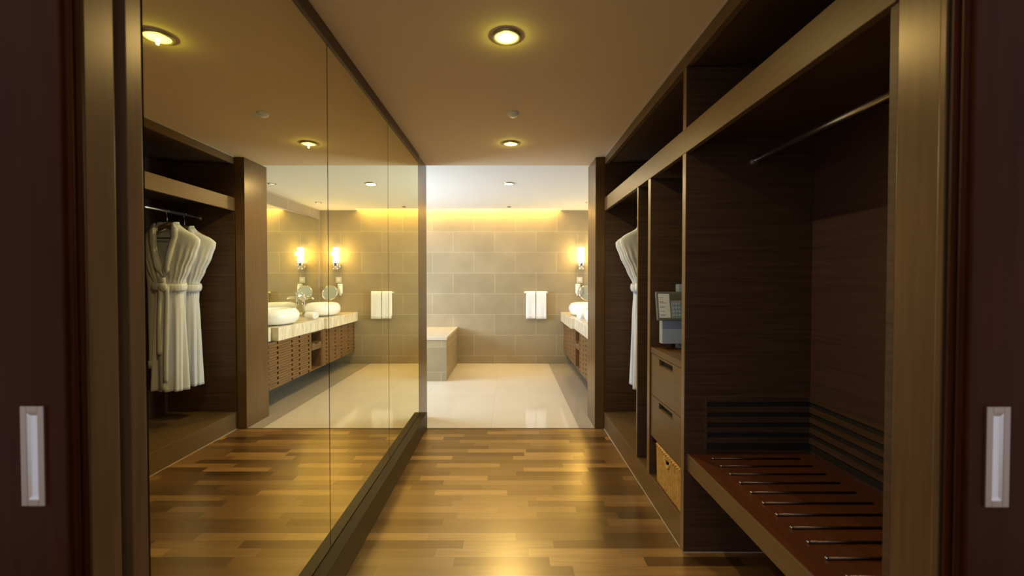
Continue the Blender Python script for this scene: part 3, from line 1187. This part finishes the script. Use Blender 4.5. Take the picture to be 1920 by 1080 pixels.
basin(5.08, 'white rounded vessel basin nearer the wardrobe, cut off by the pilaster')
basin(6.36, 'white rounded vessel basin nearer the far wall')


def faucet(y, label):
    f = thing('tall_faucet', (1.388, y, 0.836), label, 'faucet', 'tall chrome faucets')
    x = 1.388
    bm = new_bm()
    add_tube(bm, [(x, y, 0.836), (x, y, 1.13)], 0.018, 16)
    add_tube(bm, [(x, y, 0.836), (x, y, 0.845)], 0.027, 16)
    obj('column', bm, M['chrome'], f, True)
    bm = new_bm()
    add_tube(bm, [(x, y, 1.085), (x - 0.06, y, 1.098), (x - 0.12, y, 1.095), (x - 0.15, y, 1.075)], [0.013, 0.013, 0.013, 0.012], 12)
    obj('spout', bm, M['chrome'], f, True)
    bm = new_bm()
    add_tube(bm, [(x, y, 1.13), (x, y, 1.145)], 0.019, 16)
    add_tube(bm, [(x, y, 1.14), (x, y - 0.055, 1.165)], 0.006, 10)
    obj('lever', bm, M['chrome'], f, True)


faucet(5.08, 'tall chrome faucet behind the nearer basin')
faucet(6.36, 'tall chrome faucet behind the far-wall basin')

# magnifying mirror on a stand behind the far basin
MMX, MMY = 1.232, 6.93
mm = thing('shaving_mirror', (MMX, MMY, 0.836), 'round chrome magnifying mirror on a stand beside the far-wall basin', 'mirror')
bm = new_bm()
add_lathe(bm, [(0, 0.0), (0.064, 0.0), (0.06, 0.006), (0.02, 0.012), (0, 0.014)], (MMX, MMY, 0.837), 28)
obj('base', bm, M['chrome'], mm, True)
bm = new_bm()
add_tube(bm, [(MMX, MMY, 0.845), (MMX, MMY, 1.02)], 0.007, 10)
obj('stem', bm, M['chrome'], mm, True)
bm = new_bm()
cz = 1.145
TIL = Matrix.Rotation(radians(-20), 3, 'X')
pts = [(MMX + 0.118 * cos(2 * pi * k / 40), MMY - 0.012, cz + 0.118 * sin(2 * pi * k / 40)) for k in range(40)]
add_tube(bm, pts, 0.008, 10, closed=True)
bmesh.ops.rotate(bm, verts=bm.verts, cent=(MMX, MMY - 0.012, cz), matrix=TIL)
obj('ring', bm, M['chrome'], mm, True)
bm = new_bm()
add_lathe(bm, [(0, -0.002), (0.115, 0.000), (0.115, 0.006), (0, 0.006)], (MMX, MMY - 0.014, cz), 40, axis='y')
bmesh.ops.rotate(bm, verts=bm.verts, cent=(MMX, MMY - 0.012, cz), matrix=TIL)
obj('mirror_disc', bm, M['mirror_clear'], mm)

# hair dryer and outlet plate on the far wall
hd = thing('hair_dryer', (1.14, FAR, 1.10), 'white wall-mounted hair dryer under the outlet plate on the far wall', 'hair dryer')
bm = new_bm()
add_box(bm, 1.072, 1.150, FAR - 0.045, FAR - 0.001, 1.13, 1.29, 0.018)
obj('holder', bm, M['white'], hd)
bm = new_bm()
add_tube(bm, [(1.100, FAR - 0.04, 1.10), (1.100, FAR - 0.042, 1.19), (1.100, FAR - 0.045, 1.255)], [0.018, 0.024, 0.020], 14)
obj('handle', bm, M['white'], hd, True)
op = thing('outlet_plate', (1.14, FAR, 1.30), 'cream outlet plate above the hair dryer on the far wall', 'outlet')
box('plate', 1.094, 1.186, FAR - 0.010, FAR - 0.001, 1.305, 1.40, M['cream'], op, 0.003)
bm = new_bm()
add_box(bm, 1.118, 1.162, FAR - 0.014, FAR - 0.0095, 1.33, 1.375, 0.003)
obj('socket', bm, M['white'], op)

# rolled towel on the counter between the basins
rt = thing('rolled_towel', (0.985, 5.715, 0.836), 'small rolled white towel lying on the marble between the basins', 'towel')
bm = new_bm()
pts = []
ax = Vector((0.86, 0.5, 0)).normalized()
up = Vector((0, 0, 1))
side = ax.cross(up)
cen = Vector((0.985, 5.715, 0.836 + 0.051))
prof = []
for k in range(61):
    t = k / 60
    a = t * 2 * pi * 2.6
    r = 0.008 + 0.038 * t
    prof.append((r * cos(a), r * sin(a)))
A = [bm.verts.new(cen + side * x + up * z - ax * 0.085) for x, z in prof]
B = [bm.verts.new(cen + side * x * 1.03 + up * z + ax * 0.085) for x, z in prof]
for k in range(60):
    bm.faces.new((A[k], A[k + 1], B[k + 1], B[k]))
obj('roll', bm, M['towel'], rt, True, solid=0.008)
bm = new_bm()
add_tube(bm, [cen - ax * 0.07, cen + ax * 0.07], 0.043, 16)
obj('core', bm, M['towel'], rt, True)

# vanity mirror on the right wall
vm = thing('vanity_mirror', (1.44, 5.7, 0.84), 'wide frameless mirror on the bathroom wall above the basins', 'mirror')
box('glass', 1.432, 1.436, 4.36, 6.985, 0.84, 2.30, M['mirror_clear'], vm)
bm = new_bm()
add_box(bm, 1.4365, 1.4445, 4.36, 6.985, 0.84, 2.30)
obj('backing', bm, M['dark'], vm)
bm = new_bm()
add_box(bm, 1.428, 1.4445, 6.986, 7.000, 0.84, 2.30, 0.002)
add_box(bm, 1.428, 1.4445, 4.36, 7.0, 2.301, 2.312, 0.002)
obj('edge_strip', bm, M['steel'], vm)

# towel rail and two towels on the far wall
tr = thing('towel_rail', (0.435, FAR, 1.14), 'slim chrome towel rail on the far wall', 'towel rail')
bm = new_bm()
add_tube(bm, [(0.262, FAR - 0.055, 1.146), (0.618, FAR - 0.055, 1.146)], 0.007, 12)
obj('bar', bm, M['chrome'], tr, True)
for x in (0.267, 0.612):
    bm = new_bm()
    add_tube(bm, [(x, FAR - 0.055, 1.146), (x, FAR - 0.001, 1.146)], 0.007, 10)
    add_tube(bm, [(x, FAR - 0.007, 1.146), (x, FAR - 0.001, 1.146)], 0.018, 14)
    obj('bracket', bm, M['chrome'], tr, True)


def towel(x0, x1, zf, label, seed):
    t = tag(bpy.data.objects.new('hand_towel', None), label, 'towel', 'white towels on the rail')
    COL.objects.link(t)
    t.location = ((x0 + x1) / 2, FAR - 0.055, zf)
    WLOC[t.name] = Vector(t.location)
    rn = random.Random(seed)
    p1 = rn.uniform(0, 6)
    bm = new_bm()
    path = []
    yc, zc, rr = FAR - 0.055, 1.146, 0.018
    for k in range(12):
        path.append((-rr - 0.004, zf + (zc - zf) * k / 12, 1 - k / 12))
    for k in range(9):
        a = pi - pi * k / 8
        path.append((rr * cos(a), zc + rr * sin(a), 0))
    for k in range(1, 11):
        path.append((rr + 0.004, zc - (zc - zf - 0.04) * k / 10, k / 12))
    prev = None
    N = 14
    for dy, z, w in path:
        row = []
        for i in range(N + 1):
            u = i / N
            x = x0 + (x1 - x0) * u
            x += w * 0.006 * (u - 0.5)
            row.append(bm.verts.new((x, yc + dy - w * 0.004 * sin(9 * u + p1), z)))
        if prev:
            for i in range(N):
                bm.faces.new((prev[i], prev[i + 1], row[i + 1], row[i]))
        prev = row
    obj('cloth', bm, M['towel'], t, True, solid=0.014)
    bm = new_bm()
    add_box(bm, x0 + 0.002, x1 - 0.002, yc - rr - 0.0155, yc - rr - 0.011, zf + 0.04, zf + 0.062, 0.001)
    obj('woven_border', bm, M['towel'], t)


towel(0.278, 0.425, 0.735, 'white hand towel on the rail, the one nearer the tiled ledge', 2)
towel(0.440, 0.598, 0.730, 'white hand towel on the rail, the one nearer the vanity', 5)

# sconce on the far wall
sx, sy, sz = 1.15, FAR - 0.085, 1.71
sc = thing('wall_sconce', (sx, FAR, 1.58), 'glowing cylindrical glass sconce with chrome holder on the far wall', 'wall lamp')
bm = new_bm()
add_lathe(bm, [(0, 0), (0.043, 0.0), (0.046, 0.004), (0.046, 0.243), (0.041, 0.248), (0, 0.248)], (sx, sy, 1.619), 32)
obj('glass_shade', bm, M['shade'], sc, True)
bm = new_bm()
add_lathe(bm, [(0, 0), (0.040, 0.0), (0.048, 0.005), (0.048, 0.016), (0.045, 0.018), (0.045, 0.030), (0.048, 0.032), (0.048, 0.106), (0.046, 0.110)], (sx, sy, 1.514), 32)
obj('holder', bm, M['chrome'], sc, True)
bm = new_bm()
add_tube(bm, [(sx, sy + 0.03, 1.565), (sx, FAR - 0.012, 1.565)], 0.010, 12)
add_tube(bm, [(sx, FAR - 0.014, 1.565), (sx, FAR - 0.001, 1.565)], 0.040, 24)
obj('wall_mount', bm, M['chrome'], sc, True)
light('sconce_bulb', 'POINT', (sx, sy - 0.10, 1.76), 10, (1.0, 0.66, 0.16), size=0.04)
